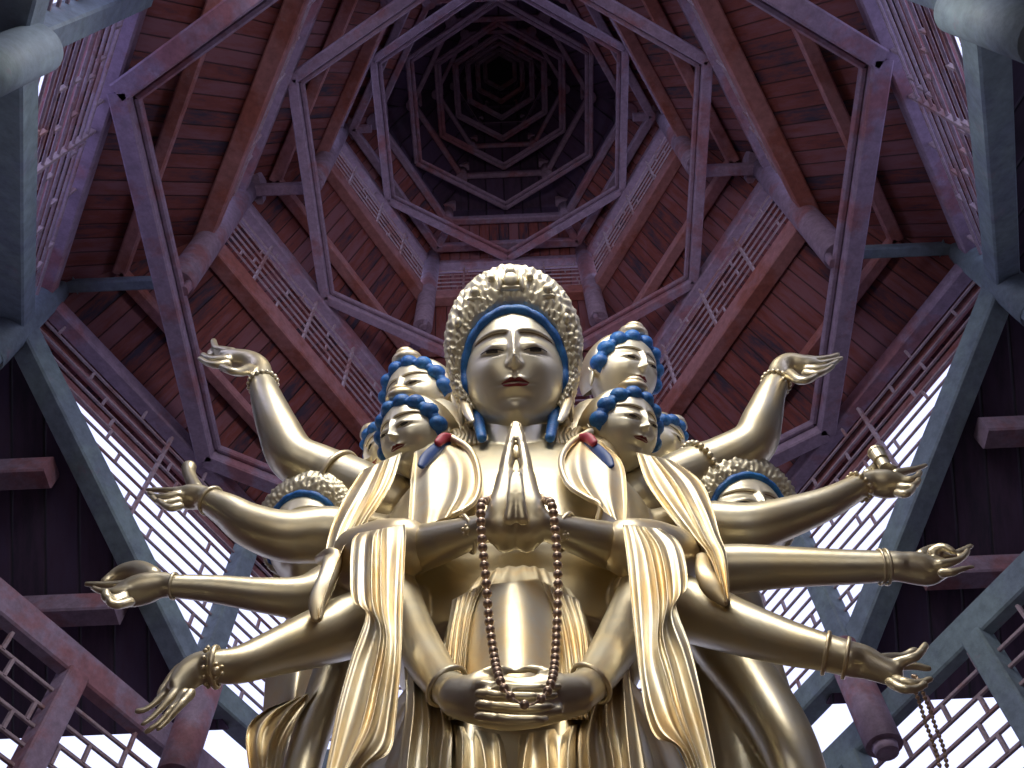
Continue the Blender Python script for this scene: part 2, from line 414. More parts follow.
statue = bpy.data.objects.new('guanyin_statue', None); COL.objects.link(statue); statue.location = (0, 3.7, .55)
tag(statue, 'huge gilded many-armed robed deity statue with blue hair standing inside the timber tower', 'statue')
bpy.context.view_layer.update()
def part(name, bm, m, smooth=True, parent=None, label=None):
    p = parent or statue
    o = from_bm(name, bm, m, None, smooth); o.parent = p
    if p is statue: o.matrix_parent_inverse = Matrix.Translation(-statue.location)
    if label: o['label'] = label
    return o

body = bmesh.new()
MX = 516.0
def mir(pts): return [(2*MX-p[0],)+tuple(p[1:]) for p in pts]
# ---- outstretched arms (upper arm, elbow, forearm, wrist)
arms = dict(
 L1=[(395,505,3.75,30),(345,482,3.72,28),(318,470,3.68,26),(293,457,3.6,24.5),(279,430,3.5,21),(268,402,3.42,16.5),(262,382,3.38,12.5)],
 L2=[(385,545,3.6,30),(330,535,3.55,29),(285,536,3.5,26),(250,525,3.45,22),(228,511,3.4,17.5),(208,500,3.36,13)],
 L3=[(395,580,3.5,30),(340,585,3.45,27),(305,597,3.4,22),(262,595,3.33,17.5),(215,589,3.27,14),(172,586,3.2,11.5)],
 L4=[(400,610,3.35,34),(350,626,3.3,32),(310,640,3.22,28),(268,655,3.14,22),(238,665,3.08,18.5),(213,667,3.04,16.5)],
 R1=[(635,500,3.75,30),(690,475,3.72,28),(722,462,3.68,26),(752,444,3.6,23.5),(762,420,3.5,20),(770,396,3.42,15),(778,379,3.38,12)],
 R2=[(650,540,3.6,30),(705,528,3.55,27),(752,527,3.5,24.5),(795,515,3.45,20),(830,502,3.4,16),(862,485,3.36,12.5)],
 R3=[(650,575,3.5,30),(700,572,3.45,27),(745,568,3.4,24),(800,567,3.33,20),(850,567,3.27,17.5),(900,566,3.2,15)],
 R4=[(640,600,3.35,34),(690,610,3.3,33),(735,626,3.22,28),(785,642,3.14,23),(820,651,3.08,19.5),(850,659,3.04,18)],
 # praying forearms
 PL=[(385,556,3.25,27),(420,548,3.05,24),(455,538,2.9,19),(482,529,2.8,15),(496,524,2.76,14)],
 PR=[(650,556,3.25,27),(612,546,3.05,24),(578,536,2.9,19),(551,528,2.8,15),(537,524,2.76,14)],
 # lower pair whose hands form a bowl
 BL=[(392,590,3.2,26),(410,630,3.0,24),(430,665,2.75,22),(448,688,2.58,19),(462,697,2.5,20)],
 BR=[(645,590,3.2,26),(624,630,3.0,24),(606,662,2.75,22),(590,684,2.58,19),(576,694,2.5,20)],
 # arms hanging down behind
 DL=[(345,620,3.7,20),(332,670,3.65,19),(318,715,3.6,19),(303,765,3.55,19),(290,830,3.5,18)],
 DR=[(700,610,3.75,30),(730,655,3.7,31),(762,700,3.65,30),(790,750,3.6,29),(815,830,3.55,26)],
 DR2=[(705,650,3.95,30),(725,700,3.9,36),(740,760,3.9,38),(750,830,3.85,38)],
)
for k_, p in arms.items(): tube(body, p, seg=28, sub=6)

# ---- hands: palm, four fingers, thumb
Yh = dict(L1=3.38, L2=3.36, L3=3.2, L4=3.04, R1=3.38, R2=3.36, R3=3.2, R4=3.04)
hands = dict(
 L1=(.75,[(262,380,11.5),(259,368,11.5),(250,362,11.5),(238,360,11.5),(226,358,10)],
   [[(232,353,5,.0),(222,350,3.6,.0),(216,348,3,.0),(213.5,341,2.2,.0)], [(228,356,5,.03),(218,354,3.8,.04),(211,352,3,.05),(211,356,2.4,.05)],
    [(226,360,5,-.03),(215,360,3.8,-.04),(207,358,3,-.04),(203,355,2.2,-.04)], [(227,364,4.6,-.06),(216,365,3.4,-.08),(207,363,2.7,-.08),(200,358.5,1.9,-.08)],
    [(250,369,5,-.06),(240,372,4,-.12),(231,371,3.4,-.16),(222,367,2.6,-.16)]]),
 L2=(.7,[(208,500,12),(198,497,13),(188,497,13),(178,498,10)],
   [[(182,491,4.5,0),(170,491,3.4,0),(158,490,2.7,0),(147,490,1.7,0)], [(177,495,4.5,-.04),(165,497,3.3,-.05),(155,496,2.6,-.05),(149,493,1.9,-.05)],
    [(178,501,4.5,-.07),(167,503,3.4,-.09),(158,502,2.8,-.09),(152,497,2,-.09)], [(180,506,4,-.1),(170,508,3.4,-.12),(162,504,2.6,-.12),(158,500,2,-.12)],
    [(197,490,6,.05),(192,481,5.5,.07),(189,473,5.5,.08),(189,467,5,.08)]]),
 L3=(.8,[(172,586,11.5),(160,585,13.5),(147,588,16),(132,592,15.5),(120,595,11.5)],
   [[(138,580,4.5,0),(122,584,3.6,0),(104,585,3.2,0),(86,584,2,0)], [(126,590,5,-.04),(112,592,3.8,-.05),(101,591,3,-.05),(93,588,2,-.05)],
    [(124,596,5,-.06),(112,600,4.3,-.09),(105,597,3.6,-.12),(106,592,3,-.12)], [(130,602,4.6,-.06),(118,605,4,-.1),(110,603,3.4,-.12),(109,598,2.6,-.12)],
    [(152,577,9,.06),(138,571,9,.08),(122,573,7.5,.09),(111,578,5,.09),(105,582,3.4,.08)]]),
 L4=(.6,[(213,667,17),(200,668,16.5),(190,674,16),(181,684,14)],
   [[(177,679,5.5,.03),(163,695,4,.02),(149,708,3,.02),(136,712,2.4,.02)], [(179,688,5.2,0),(166,703,3.8,-.02),(153,717,3,-.02),(143,724,2.2,-.02)],
    [(185,693,5.2,-.04),(172,709,3.8,-.06),(159,723,3,-.06),(146,732,2.4,-.05)], [(191,693,5,-.08),(179,707,3.7,-.1),(168,720,3,-.1),(158,729,2.2,-.1)],
    [(196,664,5.5,.12),(180,668,4.6,.16),(168,682,4,.17),(160,694,2.8,.17)]]),
 R1=(.7,[(778,379,11.5),(781,369,11.5),(789,364,11.5),(800,365,11),(811,366,10)],
   [[(806,360,4.6,.02),(817,360,3.6,.02),(828,358,2.8,.02),(838,354.5,1.7,.02)], [(808,364,4.6,-.02),(820,364,3.6,-.02),(832,361,2.7,-.02),(842,358,1.6,-.02)],
    [(808,369,4.6,-.05),(819,369,3.6,-.07),(829,366,2.8,-.07),(837,361,1.9,-.07)], [(806,373,4.3,-.08),(817,374,3.4,-.11),(826,371,2.7,-.11),(833,366,1.9,-.11)],
    [(790,374,5,-.1),(799,380,4,-.14),(808,380,3.3,-.16),(816,376,2.3,-.16)]]),
 R2=(.75,[(862,485,12),(873,483,13.5),(885,484,15),(897,485,13)],
   [[(896,474,4.6,.02),(907,471,3.6,.02),(916,469,2.8,.02),(926,465,1.7,.02)], [(901,481,4.6,-.03),(911,480,3.6,-.05),(917,477,3,-.05),(920,472,2,-.05)],
    [(901,487,4.6,-.06),(910,487,3.6,-.09),(916,484,3,-.09),(919,479,2,-.09)], [(898,493,4.3,-.09),(906,494,3.6,-.12),(912,490,2.8,-.12),(914,486,2,-.12)],
    [(868,474,5,.06),(876,468,4.3,.09),(885,467,3.6,.1),(894,468,2.6,.1)]]),
 R3=(.8,[(900,567,15),(914,568,16.5),(928,570,16),(940,568,12)],
   [[(936,558,5,.02),(950,556,3.8,.02),(961,551,3,.02),(971,546,2,.02)], [(932,553,5,-.02),(939,548,4.4,-.04),(946,548,3.8,-.06),(953,552,2.8,-.06)],
    [(940,565,5,-.05),(952,562,3.8,-.06),(962,558,3,-.06),(968,550,2.2,-.06)], [(942,573,4.6,-.08),(953,572,3.6,-.1),(963,569,2.6,-.1),(973,566.5,1.6,-.1)],
    [(922,556,6,.08),(930,551,5,.12),(938,549,4.4,.12),(945,553,3.4,.12)]]),
 R4=(.75,[(850,659,18),(864,662,17),(878,668,14.5),(892,674,12.5)],
   [[(893,665,5.6,.02),(906,665,4.4,.02),(918,666.5,3.6,.02),(929,669,2.5,.02)], [(897,663,5,-.03),(909,659,4.4,-.06),(918,655,4,-.07),(926,645,2.7,-.07)],
    [(896,680,5.2,-.05),(908,683,4.4,-.08),(920,683,3.6,-.08),(931,679,2.6,-.08)], [(890,682,5,-.08),(903,689,4.4,-.12),(915,689,3.8,-.12),(925,684,3,-.12)],
    [(880,660,5.5,.08),(893,658,4.8,.12),(904,657,4.2,.13),(915,651,3.4,.12)]]),
)
for k_, (q_, palm, fing) in hands.items():
    Y = Yh[k_]
    tube(body, [(x, y, Y, r) for x, y, r in palm], q=q_, seg=24)
    for f in fing: tube(body, [(x, y, Y+dy, r*(1.22 if i < len(f)-1 else 1.5)) for i, (x, y, r, dy) in enumerate(f)], seg=14)
# praying hands
for mr in (0, 1):
    g = (lambda p: mir(p)) if mr else (lambda p: p)
    tube(body, g([(506,541,2.84,13,1),(501,528,2.78,17,1),(501,512,2.75,15.5,1.1),(504,494,2.74,12,1.3),(506,478,2.73,10,1.4)]), seg=24)
    for a in ([(501,486,2.74,5.5),(504,464,2.73,4.8),(509,442,2.72,4),(512.6,424,2.71,2.6)],
              [(504,484,2.70,5.2),(507,462,2.69,4.6),(511,440,2.68,3.8),(514.4,423,2.67,2.7)],
              [(503,486,2.80,5.2),(507,464,2.80,4.4),(511,446,2.79,3.6),(514,432,2.78,2.5)],
              [(505,488,2.86,4.6),(509,470,2.86,4),(512,455,2.85,3.2),(514,444,2.85,2.2)],
              [(509,520,2.66,6.5),(511,504,2.62,5.5),(512,488,2.60,4.6),(513,474,2.59,3.4)]):
        tube(body, g(a), seg=14)
# bowl hands, one lying in the other, thumbs meeting
tube(body, [(455,696,2.5,21,.8),(478,700,2.46,24,.8),(505,706,2.44,24,.7),(535,708,2.45,20,.6)], seg=26)
tube(body, [(578,694,2.5,21,.8),(556,698,2.47,23,.8),(530,704,2.46,23,.7),(502,706,2.47,19,.6)], seg=26)
for i, y in enumerate((686, 695, 706, 718)):
    tube(body, [(478,y-2,2.38-.02*i,5.5),(505,y+1,2.36-.02*i,5.6),(535,y+2,2.36-.02*i,5.3),(560-4*i,y,2.38-.02*i,4.2)], seg=14)
for i, y in enumerate((681, 690, 701, 713)):
    tube(body, [(560,y-2,2.44,5.5),(535,y,2.42,5.5),(508,y,2.42,5.2),(486,y-2,2.44,4.2)], seg=14)
for mr in (0, 1):
    g = (lambda p: mir(p)) if mr else (lambda p: p)
    tube(body, g([(466,684,2.44,7),(480,675,2.42,6),(497,669,2.42,5),(513,671,2.43,3.6)]), seg=14)
# neck and small necks
tube(body, [(517,470,3.5,42),(516,440,3.42,39),(515,405,3.35,37),(515,380,3.35,36)], seg=28)

def loft(bm, rows, seg=96, fold=None):
    """rows: (y_px, front Y, half width px, half depth m)"""
    rings = []
    for j, (y, Y, wx, dd) in enumerate(rows):
        P = W(516, y, Y); w_ = wx*mpx(P); c = Vector((P.x, Y+dd, P.z)); rg = []
        for i in range(seg):
            a = 2*PI*i/seg
            k = 1 + (fold(a, j) if fold else 0)
            ex = .82
            ca, sa = math.cos(a), math.sin(a)
            rg.append(bm.verts.new(c + Vector((w_*k*math.copysign(abs(ca)**ex, ca), dd*k*math.copysign(abs(sa)**ex, sa), 0))))
        rings.append(rg)
    for a, b in zip(rings, rings[1:]):
        for i in range(seg): bm.faces.new((a[i], a[(i+1)%seg], b[(i+1)%seg], b[i]))
    bm.faces.new(rings[0][::-1]); bm.faces.new(rings[-1])
def rows_interp(R, n):
    P = [Vector(r) for r in R]; return [tuple(v) for v in catmull(P, n)]
chest = rows_interp([(428,3.42,44,.30),(437,3.30,84,.42),(450,3.22,118,.5),(475,3.14,146,.58),(510,3.10,152,.62),(545,3.12,146,.6),(575,3.2,135,.55),(610,3.25,120,.5)], 4)
loft(body, chest)
me_body = from_bm('body', body, m_gold, None, True)
me_body.parent = statue; me_body.matrix_parent_inverse = Matrix.Translation(-statue.location)
rm = me_body.modifiers.new('remesh', 'REMESH'); rm.mode = 'VOXEL'; rm.voxel_size = .0125; rm.use_smooth_shade = True
sm = me_body.modifiers.new('smooth', 'SMOOTH'); sm.factor = .5; sm.iterations = 3

# ---- under-robe: bulging belly panel and pleated skirt to the pedestal
def pleat(a, j):
    f = abs(math.sin(a)) if math.sin(a) < 0 else .6
    return .030*math.sin(a*17+.5*math.sin(j*.2)) * min(1, j/6) + .012*math.sin(a*41+j*.12)
bm = bmesh.new()
rows = rows_interp([(566,3.16,62,.45),(580,3.02,78,.6),(610,2.93,96,.7),(650,2.88,142,.78),(700,2.84,185,.84),(768,2.80,220,.9),(860,2.78,235,.92)], 6)
loft(bm, rows, 180, pleat)
# continue straight down in world space to the pedestal
bm.verts.ensure_lookup_table(); last = [v for v in bm.verts][-180:]
prev = last
for f in [f for f in bm.faces if len(f.verts) > 100 and last[0] in f.verts]: bm.faces.remove(f)
z0 = last[0].co.z; nst = 14
for j in range(1, nst+1):
    z = z0 + (.62-z0)*j/nst; cur = []
    for i, v in enumerate(last):
        k = 1 + .10*j/nst + .03*math.sin(2*PI*i/180*17)*j/nst
        c = Vector((0, 3.72, 0)); cur.append(bm.verts.new((c.x+(v.co.x-c.x)*k, c.y+(v.co.y-c.y)*k, z)))
    for i in range(180): bm.faces.new((prev[i], prev[(i+1)%180], cur[(i+1)%180], cur[i]))
    prev = cur
bm.faces.new(prev)
part('skirt', bm, m_robe)
# smooth belly panel with raised edges
def sheet(rowsL, rowsR, Yc, folds=(), amp=0., n=26, m=40, bulge=0., thick=.03, ph=0., curl=0.):
    """cloth between a left and a right edge (pixel polylines), depth Yc(v), folds: (u, width, height)"""
    def poly(p):
        P = [Vector((a, b, 0)) for a, b in p]; C = catmull(P, 8); return C
    A, B = poly(rowsL), poly(rowsR)
    def at(C, t):
        f = t*(len(C)-1); i = min(int(f), len(C)-2); return C[i].lerp(C[i+1], f-i)
    bm = bmesh.new(); g = []
    for j in range(m+1):
        v = j/m; a = at(A, v); b = at(B, v); row = []
        for i in range(n+1):
            u = i/n; p = a.lerp(b, u); Y = Yc[0]+(Yc[1]-Yc[0])*v
            Y -= bulge*math.sin(PI*u)
            for (fu, fwid, fh) in folds:
                d_ = (u-fu-.03*math.sin(v*5+ph+fu*9))/fwid; Y -= fh*math.exp(-d_*d_)*min(1, .35+v*1.2)
            Y += amp*math.sin(u*19+v*2.2+ph)*v
            if curl: Y -= curl*(max(0, 1-u/.07)**2+max(0, 1-(1-u)/.07)**2)
            row.append(bm.verts.new(W(p.x, p.y, Y)))
        g.append(row)
    for j in range(m):
        for i in range(n): bm.faces.new((g[j][i], g[j][i+1], g[j+1][i+1], g[j+1][i]))
    bmesh.ops.recalc_face_normals(bm, faces=bm.faces)
    # thickness away from the eye
    vs = list(bm.verts); fs = list(bm.faces); mp = {}
    for v in vs: mp[v] = bm.verts.new(v.co + (v.co-CAM).normalized()*thick)
    for f in fs: bm.faces.new([mp[v] for v in reversed(f.verts)])
    for j in range(m):
        for i in (0, n):
            a, b = g[j][i], g[j+1][i]; bm.faces.new((a, b, mp[b], mp[a]))
    for i in range(n):
        for j in (0, m):
            a, b = g[j][i], g[j][i+1]; bm.faces.new((a, b, mp[b], mp[a]))
    return bm
def sheet_part(name, *a, m_=m_robe, label=None, **k):
    o = part(name, sheet(*a, **k), m_, label=label)
    ss = o.modifiers.new('subsurf', 'SUBSURF'); ss.levels = 1; ss.render_levels = 1
    return o
bm = sheet([(484,585),(474,610),(468,650),(466,700)], [(540,578),(552,610),(560,650),(562,700)], (2.98, 2.80), bulge=.13, m=30, n=24, thick=.1)
part('belly_panel', bm, m_robe)
for L_, R_ in (([(452,600),(446,640),(442,690),(440,720)],[(484,583),(474,612),(468,650),(464,720)]),
               ([(541,580),(554,612),(562,652),(566,720)],[(580,600),(590,640),(594,690),(596,720)])):
    sheet_part('side_pleats', L_, R_, (2.98, 2.80), folds=((.15,.05,.05),(.35,.05,.06),(.55,.05,.06),(.75,.05,.06),(.92,.04,.05)), bulge=.03, n=40, thick=.08)
# skirt folds below the bowl hands
for L_, R_, fl_ in (([(402,640),(405,700),(398,768),(392,840)],[(438,690),(452,730),(452,768),(455,840)],((.2,.07,.07),(.5,.06,.08),(.8,.07,.07))),
               ([(452,724),(455,745),(455,790),(452,840)],[(500,734),(505,750),(510,790),(512,840)],((.15,.08,.08),(.55,.1,.08),(.9,.06,.08))),
               ([(520,734),(518,750),(516,790),(512,840)],[(578,724),(576,745),(578,790),(582,840)],((.12,.06,.08),(.5,.1,.08),(.88,.08,.08))),
               ([(590,700),(578,735),(578,770),(580,840)],[(628,660),(636,710),(646,768),(656,840)],((.2,.07,.08),(.5,.06,.07),(.8,.07,.07)))):
    sheet_part('skirt_fold', L_, R_, (2.82, 2.70), folds=fl_, n=44, thick=.1)

# ---- long sleeves hanging from the praying forearms
sheet_part('sleeve', [(358,533),(352,541),(350,566),(352,600),(366,614),(352,655),(338,705),(326,768),(318,800)], [(405,524),(406,534),(405,560),(403,610),(401,660),(396,720),(390,752),(368,766),(352,790)], (2.80, 2.62),
      folds=((.10,.12,.04),(.42,.07,.09),(.56,.06,.09),(.88,.12,.04)), n=60, m=60, bulge=.04, curl=.03)
sheet_part('sleeve', [(622,524),(627,560),(633,620),(640,680),(646,715),(656,738),(676,746),(690,775)], [(660,528),(681,545),(688,585),(676,604),(690,645),(702,695),(716,768),(720,800)], (2.80, 2.62),
      folds=((.14,.12,.05),(.46,.06,.11),(.60,.05,.10),(.90,.10,.05)), n=60, m=60, bulge=.04, curl=.03, ph=1.)
# sleeve mouths around the praying forearms
for mr in (0, 1):
    bm = bmesh.new(); g = mir if mr else (lambda p: p)
    tube(bm, g([(362,560,3.22,34),(385,552,3.1,33),(404,548,3.02,30)]), seg=30)
    part('sleeve_cuff', bm, m_robe)
# shoulder capes with curled ends
sheet_part('shoulder_cape', [(362,470),(344,498),(330,530),(322,568),(312,600),(316,622)], [(402,452),(392,484),(372,516),(352,545),(336,585),(322,615)], (3.28, 3.12),
      folds=((.25,.14,.06),(.6,.07,.09),(.85,.08,.04)), n=44, m=50, bulge=.06, curl=.03)
sheet_part('shoulder_cape', [(636,452),(646,482),(668,514),(690,540),(706,560),(724,605)], [(672,460),(700,480),(712,505),(720,535),(727,556),(730,600)], (3.28, 3.12),
      folds=((.2,.12,.05),(.5,.07,.10),(.85,.1,.05)), n=44, m=50, bulge=.06, curl=.03, ph=2.)
# curled lapels over the chest
sheet_part('lapel', [(414,452),(411,478),(409,505),(408,532)], [(452,436),(474,458),(478,488),(462,512)], (3.20, 2.98), folds=((.3,.12,.03),(.72,.10,.04)), n=36, m=36, bulge=.03, curl=.045)
sheet_part('lapel', [(572,436),(561,456),(566,482),(596,506)], [(600,440),(622,462),(627,492),(626,528)], (3.20, 2.98), folds=((.3,.10,.04),(.72,.12,.03)), n=36, m=36, bulge=.03, curl=.045)
bm = bmesh.new()
tube(bm, [(450,437,3.14,4),(470,450,3.12,3.4),(479,475,3.06,3.2),(475,500,3.0,3),(455,514,2.97,3),(425,524,2.98,3)], seg=12); part('lapel_trim', bm, m_robe)
bm = bmesh.new()
tube(bm, [(590,432,3.17,4),(570,444,3.12,3.4),(561,462,3.06,3.2),(568,484,3.0,3),(586,497,2.97,3),(600,505,2.95,3),(598,520,2.98,3)], seg=12); part('lapel_trim', bm, m_robe)
# drapery at the lower left and broad robe behind
sheet_part('back_robe', [(285,620),(268,660),(262,720),(255,790)], [(335,600),(330,650),(318,720),(310,790)], (4.0, 3.9), folds=((.5,.2,.06),), bulge=.12, thick=.25)
sheet_part('robe_tail', [(290,700),(262,712),(246,735),(252,790)], [(318,690),(300,715),(286,745),(276,790)], (3.55, 3.45), folds=((.3,.1,.06),(.6,.08,.08)), amp=.02, n=40, curl=.05)
sheet_part('back_robe', [(655,600),(660,660),(680,720),(690,790)], [(760,590),(775,640),(800,720),(815,790)], (4.25, 4.15), folds=((.5,.2,.06),), bulge=.12, thick=.25)
bm = bmesh.new(); tube(bm, [(318,560,3.2,5),(332,556,3.1,9),(328,575,3.05,9),(318,600,3.05,9),(317,618,3.06,6)], q=.5, seg=16)
part('scarf_end', bm, m_robe)
bm = bmesh.new(); tube(bm, [(702,556,3.1,6),(704,572,3.05,9),(712,588,3.05,10),(724,602,3.06,5)], q=.5, seg=16)
part('scarf_end', bm, m_robe)

# ---- bracelets and armlets
def ringpart(name, x, y, Y, r, ax_, beads=0, w_=2.2, m_=m_robe, medal=False, q=1.0):
    """ring round a limb; ax_ = pixel direction along the limb"""
    c = W(x, y, Y); t = (W(x+ax_[0], y+ax_[1], Y)-c).normalized(); R_ = r*mpx(c); wm = w_*mpx(c)
    v = (c-CAM).normalized(); s = t.cross(v).normalized(); n = s.cross(t)
    bm = bmesh.new()
    if beads:
        for i in range(beads):
            a = 2*PI*i/beads; bmesh.ops.create_icosphere(bm, subdivisions=2, radius=wm*1.15, matrix=Matrix.Translation(c+(s*math.cos(a)+n*q*math.sin(a))*R_))
    else:
        k = 40; rg = []
        for i in range(k):
            a = 2*PI*i/k; d = s*math.cos(a)+n*q*math.sin(a)
            rg.append([bm.verts.new(c+d*(R_+wm*math.cos(b))+t*wm*1.2*math.sin(b)) for b in [2*PI*j/8 for j in range(8)]])
        for i in range(k):
            for j in range(8): bm.faces.new((rg[i][j], rg[(i+1)%k][j], rg[(i+1)%k][(j+1)%8], rg[i][(j+1)%8]))
    if medal:
        P = c - v*R_*.97 + s*R_*.2
        bmesh.ops.create_icosphere(bm, subdivisions=2, radius=wm*2, matrix=Matrix.Translation(P))
        for i in range(6):
            a = PI*i/3; bmesh.ops.create_icosphere(bm, subdivisions=1, radius=wm*1.1, matrix=Matrix.Translation(P+(s*math.cos(a)+t*math.sin(a))*wm*2.4))
    part(name, bm, m_)
ringpart('bracelet', 263, 384, 3.385, 14, (-6,-20), 18, 2.2)
ringpart('bracelet', 776, 383, 3.385, 13.5, (8,-18), 18, 2.2)
ringpart('armlet', 339, 480, 3.71, 29, (-30,-12), 0, 2.4, medal=True)
ringpart('armlet', 700, 470, 3.70, 28.5, (30,-12), 26, 2.8)
ringpart('bracelet', 211, 501, 3.365, 14.5, (-20,-10), 0, 1.5)
ringpart('bracelet', 859, 487, 3.365, 14.5, (20,-10), 14, 2.2)
ringpart('bracelet', 174, 586, 3.2, 12.8, (-20,0), 0, 1.4)
ringpart('bracelet', 886, 567, 3.22, 17.5, (20,0), 0, 1.4); ringpart('bracelet', 880, 567, 3.225, 17.6, (20,0), 0, 1.2)
ringpart('bracelet', 216, 667, 3.05, 19.5, (-20,2), 0, 2.6, medal=True); ringpart('bracelet', 208, 667, 3.04, 18.5, (-20,2), 12, 2.2)
ringpart('bracelet', 846, 658, 3.045, 20, (20,5), 0, 1.8); ringpart('bracelet', 826, 653, 3.07, 20.8, (20,5), 0, 1.8)
ringpart('bracelet', 468, 534, 2.85, 19.5, (20,-6), 0, 1.8, medal=True); ringpart('bracelet', 565, 532, 2.85, 19.5, (-20,-6), 0, 1.8, medal=True)
ringpart('bracelet', 447, 686, 2.585, 22, (14,16), 0, 2.6, medal=True); ringpart('bracelet', 591, 683, 2.585, 22, (-14,16), 0, 2.6, medal=True)

# ================================================================== heads
A_, B_, C_ = .5, .56, .68
def gs(x, z, cx, cz, rx, rz): return math.exp(-((x-cx)/rx)**2-((z-cz)/rz)**2)
def sig(t): return 1/(1+math.exp(-max(-30, min(30, t))))
def wz(z): 
    return 1 - .13*sig((-z-.32)/.09) + .03*gs(0, z, 0, -.15, 1, .2)
def disp(x, z):
    ax = abs(x); d = 0
    d += .115*math.exp(-(x/.038)**2)*sig((z+.155)/.012)*sig((.17-z)/.05)*(1-.62*max(0, min(1, (z+.13)/.3)))
    d += .040*gs(x, z, 0, -.115, .05, .035)+.024*gs(ax, z, .054, -.128, .024, .022)
    zb = .175+.035*math.cos((ax-.2)*7)                       # carved brow line
    m_ = sig((ax-.055)/.012)*sig((.40-ax)/.03)
    d -= .045*m_*sig((zb-z)/.008)*math.exp(-((zb-z)/.085)**2)
    d += .014*m_*sig((z-zb)/.008)*math.exp(-((z-zb)/.06)**2)
    d += .050*gs(ax, z, .205, .055, .105, .05)               # lids
    d -= .020*gs(ax, z, .205, -.015, .11, .02)
    d += .035*gs(ax, z, .27, -.14, .14, .13)
    d += .045*gs(x, z, 0, -.285, .17, .085)
    d += .026*gs(x, z, 0, -.325, .075, .022)+.024*(gs(ax, z, .035, -.262, .05, .018))
    d -= .030*math.exp(-(x/.13)**2)*math.exp(-((z+.292-.25*x*x)/.010)**2)
    d -= .022*gs(x, z, 0, -.385, .12, .03)
    d += .060*gs(x, z, 0, -.50, .14, .085)
    d -= .014*gs(x, z, 0, -.205, .016, .03)
    return d
def front(x, z, off=0.):
    w_ = wz(z); q = max(0., 1-(x/(A_*w_))**2-(z/C_)**2)
    f = min(1, math.sqrt(q)/.4); f = f*f*(3-2*f)
    return Vector((x, -B_*math.sqrt(q)-disp(x, z)*f-off, z))
def head_mesh():
    bm = bmesh.new(); nu, nv = 230, 190; g = []
    for j in range(nv+1):
        ph = -PI/2+PI*j/nv; row = []
        for i in range(nu):
            s = i/nu*2-1; th_ = PI*(.45*s+.55*s**3)           # denser towards the face
            x = A_*math.cos(ph)*math.sin(th_); z = C_*math.sin(ph); y = -B_*math.cos(ph)*math.cos(th_)
            w_ = wz(z); x *= w_
            f = max(0, min(1, math.cos(ph)*math.cos(th_)/.4)); f = f*f*(3-2*f)
            y -= disp(x, z)*f if y < 0 else 0
            row.append(bm.verts.new((x, y, z)))
        g.append(row)
    for j in range(nv):
        for i in range(nu): 
            try: bm.faces.new((g[j][i], g[j][(i+1)%nu], g[j+1][(i+1)%nu], g[j+1][i]))
            except ValueError: pass
    bmesh.ops.remove_doubles(bm, verts=bm.verts, dist=.0005)
    return bm
def patch(bm, top, bot, x0, x1, off=.004, n=24, k=5):
    g = []
    for i in range(n+1):
        x = x0+(x1-x0)*i/n; a, b = top(x), bot(x)
        g.append([bm.verts.new(front(x, a+(b-a)*j/k, off*(.3+.7*math.sin(PI*j/k)))) for j in range(k+1)])
    for i in range(n):
        for j in range(k): bm.faces.new((g[i][j], g[i+1][j], g[i+1][j+1], g[i][j+1]))
protos = {}
def to_mesh(name, bm, m, smooth=True):
    bmesh.ops.recalc_face_normals(bm, faces=bm.faces); me = bpy.data.meshes.new(name); bm.to_mesh(me); bm.free(); me.materials.append(m)
    if smooth:
        for p in me.polygons: p.use_smooth = True
    return me
protos['head'] = to_mesh('head', head_mesh(), m_face)
bm = bmesh.new()
patch(bm, lambda x: -.292+.25*x*x+.030*max(0, 1-abs(x)/.135)**.6-.010*math.exp(-(x/.018)**2)+.004*math.exp(-((abs(x)-.04)/.02)**2), lambda x: -.292+.25*x*x, -.135, .135)
patch(bm, lambda x: -.292+.25*x*x, lambda x: -.292+.25*x*x-.040*math.sqrt(max(0, 1-(x/.125)**2)), -.125, .125, .006)
protos['lips'] = to_mesh('lips', bm, m_lip)
ec = lambda x: .12*(abs(x)-.205)
el = lambda x, w_: math.sqrt(max(0, 1-((abs(x)-.205)/w_)**2))
